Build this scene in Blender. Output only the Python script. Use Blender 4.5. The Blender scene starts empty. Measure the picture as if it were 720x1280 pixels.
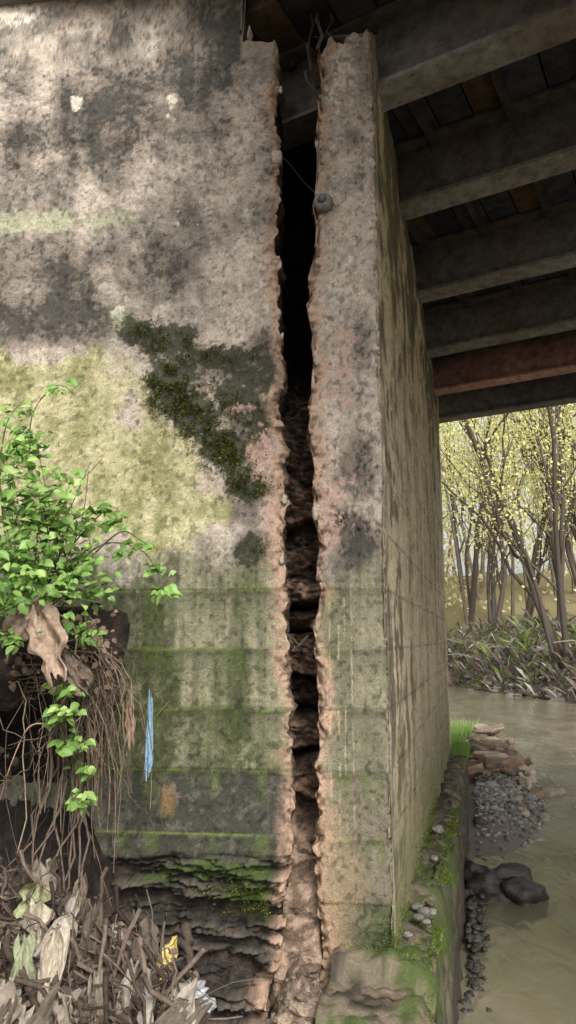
import bpy, math, random
import numpy as np
from mathutils import Vector
rnd=random.Random(7)
scene=bpy.context.scene
# ------------------------------------------------------------------ camera frame (wall = plane y=0, arris at x=0)
CX,CY,CZ=-0.12,-4.0,2.6
YAW=math.radians(6); PIT=math.radians(10)
cy_,sy_=math.cos(YAW),math.sin(YAW)
cam_d=bpy.data.cameras.new("camera"); cam=bpy.data.objects.new("camera",cam_d); scene.collection.objects.link(cam)
cam.location=(CX,CY,CZ); cam.rotation_euler=(math.pi/2+PIT,0,YAW)
cam_d.sensor_fit='VERTICAL'; cam_d.sensor_height=36; cam_d.lens=25.31; cam_d.clip_start=0.05; cam_d.clip_end=2000
scene.camera=cam
def S(px,py,Y=0.0):  # px,py are image pixels, cast from the camera onto a plane
    "image pixel, along its camera ray -> metres on the plane y=Y"
    a=(px-360)/900; b=(640-py)/900
    F=math.cos(PIT)-b*math.sin(PIT); U=math.sin(PIT)+b*math.cos(PIT)
    x=a*cy_-F*sy_; y=a*sy_+F*cy_; t=(Y-CY)/y
    return (CX+x*t, Y, CZ+U*t)
def cf(r,f):
    return (CX+r*cy_-f*sy_, CY+r*sy_+f*cy_)
# ------------------------------------------------------------------ noise
def _h(xi,yi,zi,seed):
    h=(xi*374761393+yi*668265263+zi*1103515245+seed*974711)&0xffffffff
    h=((h^(h>>13))*1274126177)&0xffffffff
    h=((h^(h>>15))*2246822519)&0xffffffff
    return ((h^(h>>16))&0xffffffff)/4294967295.0
def vn(x,y,z,seed=0):
    x,y,z=np.broadcast_arrays(np.asarray(x,float),np.asarray(y,float),np.asarray(z,float))
    xf=np.floor(x);yf=np.floor(y);zf=np.floor(z)
    u=x-xf;v=y-yf;w=z-zf
    u=u*u*(3-2*u);v=v*v*(3-2*v);w=w*w*(3-2*w)
    xi=xf.astype(np.int64);yi=yf.astype(np.int64);zi=zf.astype(np.int64)
    r=0
    for dx in(0,1):
        for dy in(0,1):
            for dz in(0,1):
                r=r+_h(xi+dx,yi+dy,zi+dz,seed)*(u if dx else 1-u)*(v if dy else 1-v)*(w if dz else 1-w)
    return r
RX=.8776;RS=.4794
def fbm(x,y,z,sc=1.0,o=4,seed=0,g=.5):
    s=0;a=1;t=0
    x=np.asarray(x,float)*sc;y=np.asarray(y,float)*sc;z=np.asarray(z,float)*sc
    for k in range(o):
        s=s+a*vn(x,y,z,seed+k*17);t+=a;a*=g
        x,z=(x*RX-z*RS)*2.03+3.7,(x*RS+z*RX)*2.03+1.3;y=y*2.03+.7
    return s/t
def sfb(x,z,kx,kz,seed,o=4):
    "vertical streak noise (octaves not rotated)"
    s=0;a=1;t=0;x=np.asarray(x,float);z=np.asarray(z,float)
    for k in range(o):
        s=s+a*vn(x*kx,seed*.37,z*kz,seed+k);t+=a;a*=.6;kx*=2.1;kz*=1.7
    return s/t
def ss(a,b,x):
    t=np.clip((x-a)/(b-a),0,1);return t*t*(3-2*t)
def mix(c,d,m):
    m=np.asarray(m)[...,None];return c*(1-m)+np.asarray(d)*m
# ------------------------------------------------------------------ mesh helpers
def make_obj(name,V,F,C=None,mat=None,smooth=True,parent=None):
    me=bpy.data.meshes.new(name)
    V=np.asarray(V,dtype=np.float32).reshape(-1,3)
    if isinstance(F,np.ndarray) and F.ndim==2:
        n=F.shape[1];tot=np.full(len(F),n,dtype=np.int32);st=np.arange(len(F),dtype=np.int32)*n;idx=F.astype(np.int32).ravel()
    else:
        tot=np.array([len(f) for f in F],dtype=np.int32);st=np.concatenate([[0],np.cumsum(tot)[:-1]]).astype(np.int32)
        idx=np.array([i for f in F for i in f],dtype=np.int32)
    me.vertices.add(len(V));me.vertices.foreach_set("co",V.ravel())
    me.loops.add(len(idx));me.loops.foreach_set("vertex_index",idx)
    me.polygons.add(len(tot));me.polygons.foreach_set("loop_start",st);me.polygons.foreach_set("loop_total",tot)
    me.polygons.foreach_set("use_smooth",np.full(len(tot),smooth))
    me.update(calc_edges=True)
    if C is not None:
        C=np.asarray(C,dtype=np.float32).reshape(-1,3)
        at=me.color_attributes.new("Col",'FLOAT_COLOR','POINT')
        at.data.foreach_set("color",np.concatenate([np.clip(C,0,1),np.ones((len(C),1),np.float32)],1).ravel())
    if mat: me.materials.append(mat)
    ob=bpy.data.objects.new(name,me);scene.collection.objects.link(ob)
    if parent: ob.parent=parent
    return ob
def grid_faces(ni,nj):
    i,j=np.meshgrid(np.arange(ni-1),np.arange(nj-1),indexing='ij')
    a=(i*nj+j).ravel()
    return np.stack([a,a+nj,a+nj+1,a+1],1)
def empty(name):
    e=bpy.data.objects.new(name,None);scene.collection.objects.link(e);return e
_rk={}
class Acc:
    def __init__(s): s.V=[];s.F=[];s.C=[]
    def add(s,vs,fs,c):
        o=len(s.V);s.V.extend(vs);s.F.extend([tuple(i+o for i in f) for f in fs])
        if isinstance(c,list): s.C.extend(c)
        else: s.C.extend([c]*len(vs))
    def tube(s,pts,rad,c,n=6):
        pts=[Vector(p) for p in pts];vs=[]
        m=len(pts)
        for k,p in enumerate(pts):
            d=(pts[min(k+1,m-1)]-pts[max(k-1,0)])
            if d.length<1e-6:d=Vector((0,0,1))
            d.normalize()
            ref=Vector((0,0,1)) if abs(d.z)<.9 else Vector((1,0,0))
            u=d.cross(ref).normalized();v=d.cross(u)
            r=rad[k] if isinstance(rad,(list,tuple)) else rad
            for q in range(n):
                an=2*math.pi*q/n
                vs.append(tuple(p+u*math.cos(an)*r+v*math.sin(an)*r))
        fs=[(k*n+q,k*n+(q+1)%n,(k+1)*n+(q+1)%n,(k+1)*n+q) for k in range(m-1) for q in range(n)]
        s.add(vs,fs,c)
    def sheet(s,cen,ux,uy,w,h,amp,c,nx=9,ny=12,seed=0,cvar=.15):
        ux=Vector(ux).normalized();uy=Vector(uy).normalized();n=ux.cross(uy).normalized()
        a=np.linspace(-.5,.5,nx)[:,None]+np.zeros((nx,ny));b=np.linspace(-.5,.5,ny)[None,:]+np.zeros((nx,ny))
        d=(fbm(a*5+seed,b*3,seed*3.1+0*a,1,3,seed)-.5)*2*amp+ (vn(a*11+b*4,seed,b*0,seed)-.5)*amp*.7
        wv=(1+.9*(vn(b*5,seed*.7,0*b,3)-.5))*(1-.5*np.abs(b*2)**4); hv=1+.6*(vn(a*6,seed,0*a,5)-.5)
        col=[];vs=[]
        for i in range(nx):
            for j in range(ny):
                p=Vector(cen)+ux*(a[i,j]*w*wv[i,j])+uy*(b[i,j]*h*hv[i,j])+n*d[i,j]
                vs.append(tuple(p));k=1+cvar*(rnd.random()*2-1)-.35*max(0,-d[i,j]/amp)*.5
                col.append((c[0]*k,c[1]*k,c[2]*k))
        s.add(vs,[tuple(f) for f in grid_faces(nx,ny)],col)
    def rock(s,cen,r,c,seed=0,n=10,m=7,rough=.35):
        key=(seed%12,n,m,rough)
        if key not in _rk:
            th=math.pi*np.arange(m+1)[:,None]/m+np.zeros((m+1,n));ph=2*math.pi*np.arange(n)[None,:]/n+np.zeros((m+1,n))
            d=np.stack([np.sin(th)*np.cos(ph),np.sin(th)*np.sin(ph),np.cos(th)],-1);sd_=seed%12
            k=1+rough*(fbm(d[...,0]*1.3+sd_*7.3,d[...,1]*1.3,d[...,2]*1.3+sd_,1,4,sd_)-.5)*2
            _rk[key]=(d*k[...,None]).reshape(-1,3)
        T=_rk[key]*np.array(r)
        an=rnd.uniform(0,6.28) if r[0]<.2 else 0;ca,sa=math.cos(an),math.sin(an)
        vs=[(cen[0]+p[0]*ca-p[1]*sa,cen[1]+p[0]*sa+p[1]*ca,cen[2]+p[2]) for p in T]
        cols=[]
        for _ in vs:
            q=.85+.3*rnd.random();cols.append((c[0]*q,c[1]*q,c[2]*q))
        fs=[(i*n+j,i*n+(j+1)%n,(i+1)*n+(j+1)%n,(i+1)*n+j) for i in range(m) for j in range(n)]
        s.add(vs,fs,cols)
    def tuft(s,p,nrm,size,c,k=4):
        nrm=Vector(nrm)
        for _ in range(k):
            d=(nrm+Vector((rnd.gauss(0,.6),rnd.gauss(0,.6),rnd.gauss(.1,.6)))).normalized()
            side=d.cross(Vector((rnd.gauss(0,1),rnd.gauss(0,1),rnd.gauss(0,1)))).normalized()
            L=size*rnd.uniform(.5,1.2);q=rnd.uniform(.6,1.5)
            b=Vector(p)+Vector((rnd.gauss(0,size*.4),rnd.gauss(0,size*.2),rnd.gauss(0,size*.4)))
            cc=(c[0]*q,c[1]*q,c[2]*q)
            s.add([tuple(b-side*L*.22),tuple(b+side*L*.22),tuple(b+d*L)],[(0,1,2)],cc)
    def leaf(s,p,d,nrm,L,c,ser=True):
        "serrated folded leaf"
        d=Vector(d).normalized();nrm=Vector(nrm);sd=d.cross(nrm)
        if sd.length<1e-4: sd=Vector((1,0,0))
        sd.normalize();nn=sd.cross(d)
        W=L*rnd.uniform(.34,.46);prof=[(0,.0),(.1,.55),(.2,.82),(.27,.78),(.38,1.0),(.46,.9),(.58,.86),(.66,.7),(.78,.52),(.86,.3),(1,0)]
        P=Vector(p);vs=[];n=len(prof);droop=rnd.uniform(.1,.4)
        for t,w in prof:
            base=P+d*L*t-nn*L*droop*t*t
            vs.append(tuple(base));
            vs.append(tuple(base+sd*W*w+nn*W*w*.25));vs.append(tuple(base-sd*W*w+nn*W*w*.25))
        fs=[]
        for k in range(n-1):
            o=k*3
            fs.append((o,o+1,o+4,o+3));fs.append((o,o+3,o+5,o+2))
        q=rnd.uniform(.75,1.3);cols=[]
        for k in range(n):
            cols+= [(c[0]*q*1.25,c[1]*q*1.15,c[2]*q*1.3),(c[0]*q,c[1]*q,c[2]*q),(c[0]*q,c[1]*q,c[2]*q)]
        s.add(vs,fs,cols)
    def obj(s,name,mat,smooth=True,parent=None): return make_obj(name,s.V,s.F,s.C,mat,smooth,parent)
# ------------------------------------------------------------------ materials
def material(name,rough=.9,noise=(40,.35),bump=(60,.4,.01),transl=0,spec=.3,metal=0):
    m=bpy.data.materials.new(name);m.use_nodes=True;nt=m.node_tree;N=nt.nodes;Lk=nt.links
    N.clear();out=N.new('ShaderNodeOutputMaterial');b=N.new('ShaderNodeBsdfPrincipled')
    at=N.new('ShaderNodeAttribute');at.attribute_name="Col"
    tc=N.new('ShaderNodeTexCoord')
    nz=N.new('ShaderNodeTexNoise');nz.inputs['Scale'].default_value=noise[0];nz.inputs['Detail'].default_value=5;nz.inputs['Roughness'].default_value=.7
    Lk.new(tc.outputs['Object'],nz.inputs['Vector'])
    mr=N.new('ShaderNodeMapRange');mr.inputs['From Min'].default_value=.3;mr.inputs['From Max'].default_value=.7
    mr.inputs['To Min'].default_value=1-noise[1];mr.inputs['To Max'].default_value=1+noise[1]
    Lk.new(nz.outputs['Fac'],mr.inputs['Value'])
    mul=N.new('ShaderNodeVectorMath');mul.operation='SCALE'
    Lk.new(at.outputs['Color'],mul.inputs[0]);Lk.new(mr.outputs['Result'],mul.inputs['Scale'])
    Lk.new(mul.outputs['Vector'],b.inputs['Base Color'])
    b.inputs['Roughness'].default_value=rough;b.inputs['Specular IOR Level'].default_value=spec;b.inputs['Metallic'].default_value=metal
    if bump[1]>0:
        bz=N.new('ShaderNodeTexNoise');bz.inputs['Scale'].default_value=bump[0];bz.inputs['Detail'].default_value=4;bz.inputs['Roughness'].default_value=.65
        Lk.new(tc.outputs['Object'],bz.inputs['Vector'])
        bp=N.new('ShaderNodeBump');bp.inputs['Strength'].default_value=bump[1];bp.inputs['Distance'].default_value=bump[2]
        Lk.new(bz.outputs['Fac'],bp.inputs['Height']);Lk.new(bp.outputs['Normal'],b.inputs['Normal'])
    if transl>0:
        tr=N.new('ShaderNodeBsdfTranslucent');Lk.new(mul.outputs['Vector'],tr.inputs['Color'])
        ms=N.new('ShaderNodeMixShader');ms.inputs[0].default_value=transl
        Lk.new(b.outputs[0],ms.inputs[1]);Lk.new(tr.outputs[0],ms.inputs[2]);Lk.new(ms.outputs[0],out.inputs[0])
    else: Lk.new(b.outputs[0],out.inputs[0])
    return m
M_conc=material("weathered_concrete",.85,(95,.32),(110,.75,.009),spec=.3)
M_earth=material("earth",.95,(60,.4),(70,.8,.02),spec=.2)
M_mud=material("wet_mud",.7,(50,.4),(60,.9,.025),spec=.3)
M_leaf=material("green_leaf",.45,(30,.15),(80,.0,.003),transl=.35,spec=.4)
M_moss=material("moss_mat",.95,(60,.3),(80,.0,.005),transl=.15,spec=.1)
M_bark=material("bark",.9,(30,.4),(30,.7,.02),spec=.2)
M_tleaf=material("tree_leaf",.7,(3,.25),(5,.0,.01),transl=.5,spec=.2)
M_steel=material("rusty_steel",.75,(9,.5),(60,.3,.004),spec=.35)
M_deck=material("deck_timber",.9,(7,.5),(30,.5,.01),spec=.2)
M_cloth=material("rag_fabric",.85,(60,.3),(120,.5,.004),spec=.2)
M_plastic=material("dirty_plastic",.3,(25,.3),(40,.5,.006),spec=.6)
M_rock=material("river_rock",.85,(50,.35),(50,.6,.012),spec=.25)
M_wet=material("wet_stone",.4,(50,.3),(50,.7,.015),spec=.5)
# ------------------------------------------------------------------ wall painting
CL=[(-40,352),(20,346),(55,345),(100,348),(150,344),(190,347),(250,345),(330,346),(400,350),(450,355),(500,353),(560,352),(620,359),(660,356),(700,352),(760,357),(850,362),(950,366),(1050,362),(1100,358),(1150,353),(1200,346),(1280,335)]
CR=[(-40,402),(40,400),(100,402),(190,397),(290,393),(350,388),(420,387),(450,390),(500,387),(600,389),(650,396),(700,401),(780,396),(850,396),(930,398),(1010,393),(1100,397),(1180,398),(1280,402)]
def curve(L):
    P=[S(a,y) for y,a in L];P.sort(key=lambda p:p[2]);return np.array([p[2] for p in P]),np.array([p[0] for p in P])
CLz,CLx=curve(CL);CRz,CRx=curve(CR)
def jag(z,sd_):
    "angular broken profile: linear interpolation between random knots at two scales"
    s=0
    for q,(k,a) in enumerate(((7,.040),(19,.026),(47,.014))):
        u=z*k;f=np.floor(u).astype(np.int64);w=u-f;w=np.clip((w-.15)/.5,0,1)
        h0=_h(f,f*0+q,f*0,sd_);h1=_h(f+1,f*0+q,f*0,sd_);s=s+((h0*(1-w)+h1*w)-.5)*a
    return s
def edgeL(z): return np.interp(z,CLz,CLx)+jag(z,5)
def edgeR(z): return np.interp(z,CRz,CRx)+jag(z,9)
def blob(X,Z,L):
    m=0
    for px,py,rx,ry,w in L:
        c=S(px,py);e=S(px+rx,py);g=S(px,py-ry)
        a=abs(e[0]-c[0]);b=abs(g[2]-c[2])
        m=np.maximum(m,w*np.exp(-(((X-c[0])/a)**2+((Z-c[2])/b)**2)*.9))
    return m
BZ=1.90;BS=.322
def boardd(Z,X=0):
    return ((Z-BZ+BS/2)%BS)-BS/2
zP=lambda py:S(300,py)[2]
def paint_front(X,Y,Z,de,pil):
    "albedo on the front face; de = distance to the fracture edge"
    z0=np.zeros(X.shape+(3,))
    n1=fbm(X,Y,Z,1.6,4,1);n2=fbm(X,Y,Z,6,6,2,.6);n3=fbm(X,Y,Z,30,4,3,.7);n4=vn(X*120,Y*120,Z*120,4)
    st=sfb(X,Z,6,.7,11);st3=sfb(X,Z,16,1.2,13)
    c=mix(z0+np.array([.47,.395,.325]),[.32,.285,.24],ss(.38,.62,n2*.7+n3*.3))
    c=mix(c,[.60,.55,.47],ss(.53,.66,n3)*.5)
    c=mix(c,[.12,.105,.085],ss(.44,.34,n3)*.4)
    # broad grey weathering + black lichen speckle on the upper wall
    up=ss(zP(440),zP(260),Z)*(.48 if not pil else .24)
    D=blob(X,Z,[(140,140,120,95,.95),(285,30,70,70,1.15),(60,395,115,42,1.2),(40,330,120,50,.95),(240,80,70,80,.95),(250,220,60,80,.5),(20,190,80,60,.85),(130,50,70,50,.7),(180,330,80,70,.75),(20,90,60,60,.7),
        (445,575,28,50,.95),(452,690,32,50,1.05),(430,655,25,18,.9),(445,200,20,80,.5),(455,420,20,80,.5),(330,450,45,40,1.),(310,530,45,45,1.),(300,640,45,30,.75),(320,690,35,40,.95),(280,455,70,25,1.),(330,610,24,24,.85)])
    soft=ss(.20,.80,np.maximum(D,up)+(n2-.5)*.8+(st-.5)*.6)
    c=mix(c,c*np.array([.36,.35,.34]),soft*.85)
    D=np.maximum(D,up)
    m=ss(.50,.64,D*.66+(n3-.5)*1.0+(n2-.5)*.9+(st3-.5)*.5)
    c=mix(c,[.050,.046,.039],m*.85)
    c=mix(c,c*.6,ss(.54,.68,st3*.5+st*.5)*.5)
    # pale scars
    c=mix(c,[.68,.62,.51],ss(.45,.55,blob(X,Z,[(95,128,12,14,.9),(148,390,12,22,.8),(12,15,60,30,.8),(440,330,18,60,.5),(425,90,25,60,.75),(215,130,14,26,.65),(230,260,30,60,.45),(315,250,20,110,.4)])+(n3-.5)*1.1-.1)*.8)
    c=mix(c,[.40,.41,.27],ss(.4,.8,blob(X,Z,[(60,278,120,18,.9),(150,400,16,40,.7)])+(n3-.5)*.9+(n2-.5)*1.0)*.7)
    # khaki zone
    K=blob(X,Z,[(60,500,180,75,1.),(130,590,150,90,1.1),(210,650,90,70,.95),(20,620,120,120,1.)]) if not pil else 0*X
    k=ss(.40,.62,K+(n2-.5)*.8+(n1-.5)*.5)
    kc=mix(z0+np.array([.43,.395,.225]),[.24,.235,.105],ss(.42,.60,n2*.5+st*.5))
    kc=mix(kc,[.56,.51,.34],ss(.52,.68,n3)*.45)
    kc=mix(kc,[.14,.13,.07],ss(.42,.32,n3)*.3)
    c=c*(1-k[...,None])+kc*k[...,None]
    # lower olive zone
    zl=zP(705);o=ss(zl+.16,zl-.14,Z+(n2-.5)*.6)
    bj=vn(np.floor((Z-BZ)/BS)*3.7+0*X,X*.4,0*X,14)
    oc=mix(z0+np.array([.225,.215,.14]),[.070,.082,.034],ss(.36,.58,st*.75+bj*.25))
    oc=mix(oc,[.30,.28,.20],ss(.5,.68,n2*.5+n3*.5)*.5)
    oc=mix(oc,[.055,.055,.035],ss(.43,.33,n3)*.35)
    oc=mix(oc,oc*.5,ss(.50,.64,st3)*.6)
    gr_=ss(BS,BS*.2,(Z-BZ)%BS)
    oc=oc*(.66+.38*gr_)[...,None]
    if pil: oc=mix(oc,[.30,.27,.20],.35)
    c=c*(1-o[...,None])+oc*o[...,None]
    g=ss(zP(955),zP(975),Z+(n3-.5)*.02)
    gc=mix(z0+np.array([.115,.105,.083]),[.045,.046,.034],ss(.38,.60,st))
    gc=mix(gc,[.19,.17,.135],ss(.52,.7,n3)*.4)
    if pil: gc=mix(gc,[.25,.22,.15],.45)
    c=c*(1-g[...,None])+gc*g[...,None]
    c=mix(c,[.28,.17,.065],ss(.4,.9,blob(X,Z,[(210,1000,14,30,.9)])+(n3-.5)*.5+(n2-.5)*.9)*.5)
    # diagonal moss/dark growth
    dg=blob(X,Z,[(170,415,30,20,1.),(205,425,45,24,1.1),(215,475,42,35,1.1),(245,520,40,35,1.1),(275,560,38,34,1.1),(308,605,34,24,1.1),(275,445,60,26,1.),(300,490,50,50,.95),(330,520,26,60,.85),(315,690,26,30,.95)])
    m=ss(.46,.60,dg+(n2-.5)*1.1+(n3-.5)*.9-.05)
    c=mix(c,[.038,.040,.022],m*.9)
    c=mix(c,[.44,.30,.25],ss(.5,.64,blob(X,Z,[(332,575,30,50,.95),(425,480,36,120,.7),(412,640,28,70,.8),(340,645,20,50,.95),(435,600,30,30,.7),(300,512,30,9,.8)])+(n3-.5)*1.2+(n2-.5)*.9-.12)*.85)
    # board joints
    dj=boardd(Z+(n2-.5)*.018);d=np.abs(dj)
    low=ss(zP(690),zP(745),Z)
    act=ss(.30,.55,fbm(X*1.5,0*X,np.floor((Z-BZ+BS/2)/BS)*2.7,4,3,33))
    jl=ss(.011,.003,d)*act
    c=mix(c,[.13,.175,.035],jl*low*(.25 if pil else .7))
    sh_=ss(.0,-.006,dj)*ss(-.05,-.008,dj)*low; c=mix(c,c*.42,sh_*.65)  # shade under each board joint painted as a darker band
    c=mix(c,c*.45,ss(.008,.003,d)*ss(.5,.65,act*n1*1.9)*(1-low)*.22)
    hang=ss(.24,0,(-(Z-BZ))%BS)*ss(.48,.62,st3*.6+.4*fbm(X*3,Y,Z*.3,4,4,44))*low
    c=mix(c,[.09,.125,.028],hang*.5)
    # rotten base
    if not pil:
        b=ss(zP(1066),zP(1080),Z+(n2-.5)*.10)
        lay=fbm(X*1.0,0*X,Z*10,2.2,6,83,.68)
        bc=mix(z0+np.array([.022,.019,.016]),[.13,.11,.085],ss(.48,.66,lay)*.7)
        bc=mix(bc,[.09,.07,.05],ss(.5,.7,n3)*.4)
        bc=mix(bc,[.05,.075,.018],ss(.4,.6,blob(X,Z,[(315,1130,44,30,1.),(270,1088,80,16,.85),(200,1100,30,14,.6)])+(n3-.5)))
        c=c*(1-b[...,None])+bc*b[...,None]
    else:
        c=mix(c,[.055,.068,.03],ss(zP(1100),zP(1175),Z+(n2-.5)*.4)*.88)
    # raw broken concrete along the fracture
    w=ss(.11,.0,de+(n2-.5)*.20+(n3-.5)*.06)
    c=mix(c,[.44,.30,.215],w*.85)
    c=mix(c,[.20,.13,.09],w*ss(.5,.60,n3)*.75)
    if pil:
        ow=ss(.30,.05,de+(n2-.5)*.3)*ss(zP(960),zP(1080),Z);c=mix(c,[.34,.235,.14],ow*.6)
        for q in (413,424,432,441):
            xq=S(q,900)[0]
            c=mix(c,[.48,.45,.30],ss(.0045,.001,np.abs(X-xq+(vn(Z*6,q,0*Z,1)-.5)*.006))*ss(zP(720),zP(760),Z)*ss(zP(1060),zP(1000),Z)*.55*ss(.3,.6,vn(Z*14,q,0*Z,2)))
    c=c*(.84+.32*n4[...,None])
    pit=ss(.74,.82,vn(X*48,Y*48,Z*48,77))
    c=mix(c,c*.32,pit*.65)
    return c
def paint_side(X,Y,Z,T):
    n1=fbm(X,Y,Z,1.2,4,51);n2=fbm(X,Y,Z,5,5,52,.6);n3=fbm(X,Y,Z,26,4,53,.7);n4=vn(X*90,Y*90,Z*90,4)
    st=sfb(T,Z,2.6,.35,55);st2=sfb(T,Z,6,.5,58)
    c=mix(np.zeros(X.shape+(3,))+np.array([.54,.465,.33]),[.36,.30,.19],ss(.38,.60,st*.6+n2*.4))
    c=mix(c,[.19,.135,.085],ss(.50,.62,st2*.5+n2*.5)*.75)
    c=mix(c,[.34,.325,.14],ss(.50,.66,sfb(T,Z,1.7,.5,57)*.6+n1*.4)*.55)
    c=mix(c,[.66,.59,.46],ss(.55,.68,n3)*.45)
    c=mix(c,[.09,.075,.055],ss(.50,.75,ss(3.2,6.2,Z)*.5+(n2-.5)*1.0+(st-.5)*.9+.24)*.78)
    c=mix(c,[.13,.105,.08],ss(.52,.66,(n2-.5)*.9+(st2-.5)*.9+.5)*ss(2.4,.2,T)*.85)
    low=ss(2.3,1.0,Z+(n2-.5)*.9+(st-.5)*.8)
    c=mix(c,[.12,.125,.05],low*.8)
    c=mix(c,[.66,.58,.24],ss(6.75,7.15,T)*.8)
    d=np.abs(boardd(Z+(n2-.5)*.01));jl=ss(.010,.003,d)*ss(.30,.5,fbm(X,Y,Z,3,3,33))
    c=mix(c,c*.35,jl*.6)
    vj=np.abs(((T+1.1)%1.22)-.02);c=mix(c,c*.45,ss(.010,.003,vj)*.55*ss(.4,.5,n1))
    ar=ss(.12,0,T+(n2-.5)*.1);c=mix(c,[.40,.34,.27],ar*.45)
    c=c*(.86+.28*n4[...,None]);pit=ss(.76,.82,vn(X*40,Y*40,Z*40,77));return mix(c,c*.4,pit*.6)
def rough_y(X,Z,seed=0):
    w=.25+.75*ss(zP(690),zP(745),Z)
    d=(fbm(X,0*X,Z,3,3,61+seed)-.5)*.03+(fbm(X,0*X,Z,18,4,62+seed,.7)-.5)*.028*(1.15-.55*w)
    bd=boardd(Z);d=d+ss(.009,.0,np.abs(bd))*.010*w
    d=d+(vn(np.floor((Z-BZ)/BS)*3.3,0*X,0*X+seed,9)-.5)*.018*w
    return d
abut=empty("bridge_abutment")
Z0=.15
# left block -------------------------------------------------
NR=630;NT=44
ztopA=S(300,-120)[2];xn=S(301,20)[0];zsh=S(325,60)[2]
nf0,nf1,ni=24,250,40
NCL=nf0+nf1+ni
vrow=np.linspace(0,1,NR);wrow=np.linspace(0,1,NT+1)[1:]
def zcol(tz): return np.concatenate([Z0+(zsh-Z0)*vrow,zsh+(tz-zsh)*wrow])
NA=NR+NT
XX=np.zeros((NCL,NA));YY=XX.copy();ZZ=XX.copy();DE=XX.copy();KIND=np.zeros(NCL)
def toph(x):
    return ztopA if x<xn else zsh+.03+(float(vn(x*25,0,0,3))-.5)*.09+.07*max(0,1-(x-xn)/.12)
for i in range(NCL):
    if i<nf0:
        z=zcol(ztopA);x=np.full(NA,-4.6+2.0*i/nf0);y=np.zeros(NA);de=np.full(NA,9.)
    elif i<nf0+nf1:
        s=(i-nf0)/(nf1-1);xm=-2.6+(edgeL(np.array([6.0]))[0]+2.6)*s
        z=zcol(toph(xm));e=edgeL(z);x=-2.6+(e+2.6)*s;de=e-x;y=np.zeros(NA)
    else:
        q=(i-nf0-nf1+1)/ni;dep=1.3*q**1.5;z=zcol(toph(xm))
        x=edgeL(z)+(fbm(0*z+dep,z,0*z,9,4,71,.65)-.5)*.11*min(1,q*6)-dep*.10;y=np.full(NA,dep);de=np.zeros(NA);KIND[i]=1
    XX[i]=x;YY[i]=y;ZZ[i]=z;DE[i]=de
fr=KIND==0
dy=rough_y(XX,ZZ)
n2=fbm(XX,0*XX,ZZ,12,5,81,.65)
chip=ss(.055,0,DE+(n2-.5)*.16)
dy=dy+chip*(.002+.07*ss(.45,.6,n2))
lowm=ss(zP(1066),zP(1080),ZZ+(fbm(XX,0*XX,ZZ,7,3,82)-.5)*.08)
lay=fbm(XX*1.0,0*XX,ZZ*10,2.2,6,83,.68)
dy=dy+lowm*((.5-lay)*.50+(fbm(XX,0*XX,ZZ,16,4,86,.7)-.5)*.07+.06-.08*ss(1.02,.90,ZZ+(n2-.5)*.1))
mb=blob(XX,ZZ,[(215,475,42,35,1.),(245,520,38,35,1.),(275,560,34,34,1.),(205,425,45,28,1.)])
dy=dy+mb*(fbm(XX,0*XX,ZZ,30,3,84)-.6)*.04
YY[fr]+=dy[fr]
YY[~fr]+=dy[nf0+nf1-1][None,:]*np.exp(-YY[~fr]*8)
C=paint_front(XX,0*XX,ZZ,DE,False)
tl=ss(zsh-.12,zsh,ZZ+(n2-.5)*.1)*ss(xn-.01,xn+.02,XX);C=mix(C,[.42,.36,.28],tl*.6)
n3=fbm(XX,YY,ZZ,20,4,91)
ci=mix(np.zeros(XX.shape+(3,))+np.array([.32,.22,.155]),[.10,.065,.045],ss(.4,.6,n3)); ci=ci*np.clip(1-YY*1.6,.12,1)[...,None]  # broken face darkened with depth: crack shade put into the colour
ci=ci*(1-.75*ss(3.9,4.6,ZZ))[...,None]  # upper crack painted darker still, as an unlit void
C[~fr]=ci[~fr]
V=np.stack([XX,YY,ZZ],-1)
cap=V[:,-1:,:].copy();cap[...,1]=np.maximum(cap[...,1],.9);V=np.concatenate([V,cap],1);C=np.concatenate([C,C[:,-1:,:]],1)
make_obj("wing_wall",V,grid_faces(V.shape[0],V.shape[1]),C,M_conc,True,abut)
# right block -------------------------------------------------
SA=math.radians(8.8);sx,sy=math.sin(SA),math.cos(SA)
ni,nf,nsd=30,66,230;NR2=620
vrow=np.linspace(0,1,NR2)
ztop=S(440,42)[2]
LEN=7.25
NC=ni+nf+nsd+6
XX=np.zeros((NC,NR2));YY=XX.copy();ZZ=XX.copy();DE=np.full((NC,NR2),9.);TT=XX.copy();K=np.zeros(NC,int)
tarr=LEN*(np.linspace(0,1,nsd+1)[1:]**1.6)
for i in range(NC):
    if i<ni:
        q=1-i/ni;dep=1.1*q**1.5;top=ztop+(float(vn(q*9,0,0,4))-.5)*.1;z=Z0+(top-Z0)*vrow
        x=edgeR(z)+(fbm(0*z+dep,z,0*z,9,4,171,.65)-.5)*.11*min(1,q*6)+dep*.10;y=np.full(NR2,dep);K[i]=0;DE[i]=0
    elif i<ni+nf:
        s=(i-ni)/(nf-1);top=ztop+(float(vn(s*9,2,0,4))-.5)*.12-.14*(1-s)**3;z=Z0+(top-Z0)*vrow;e=edgeR(z);x=e*(1-s)+0*s;y=0*z;K[i]=1;DE[i]=x-e
    elif i<ni+nf+nsd:
        t=tarr[i-ni-nf];top=ztop;z=Z0+(top-Z0)*vrow;x=sx*t+0*z;y=sy*t+0*z;TT[i]=t;K[i]=2
    else:
        t=LEN;k=(i-ni-nf-nsd+1)*.35;z=Z0+(ztop-Z0)*vrow;x=sx*t-k*1.0+0*z;y=sy*t+.0*k+0*z;TT[i]=t;K[i]=2
    XX[i]=x;YY[i]=y;ZZ[i]=z
m1=K==1;m2=K==2;m0=K==0
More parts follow.
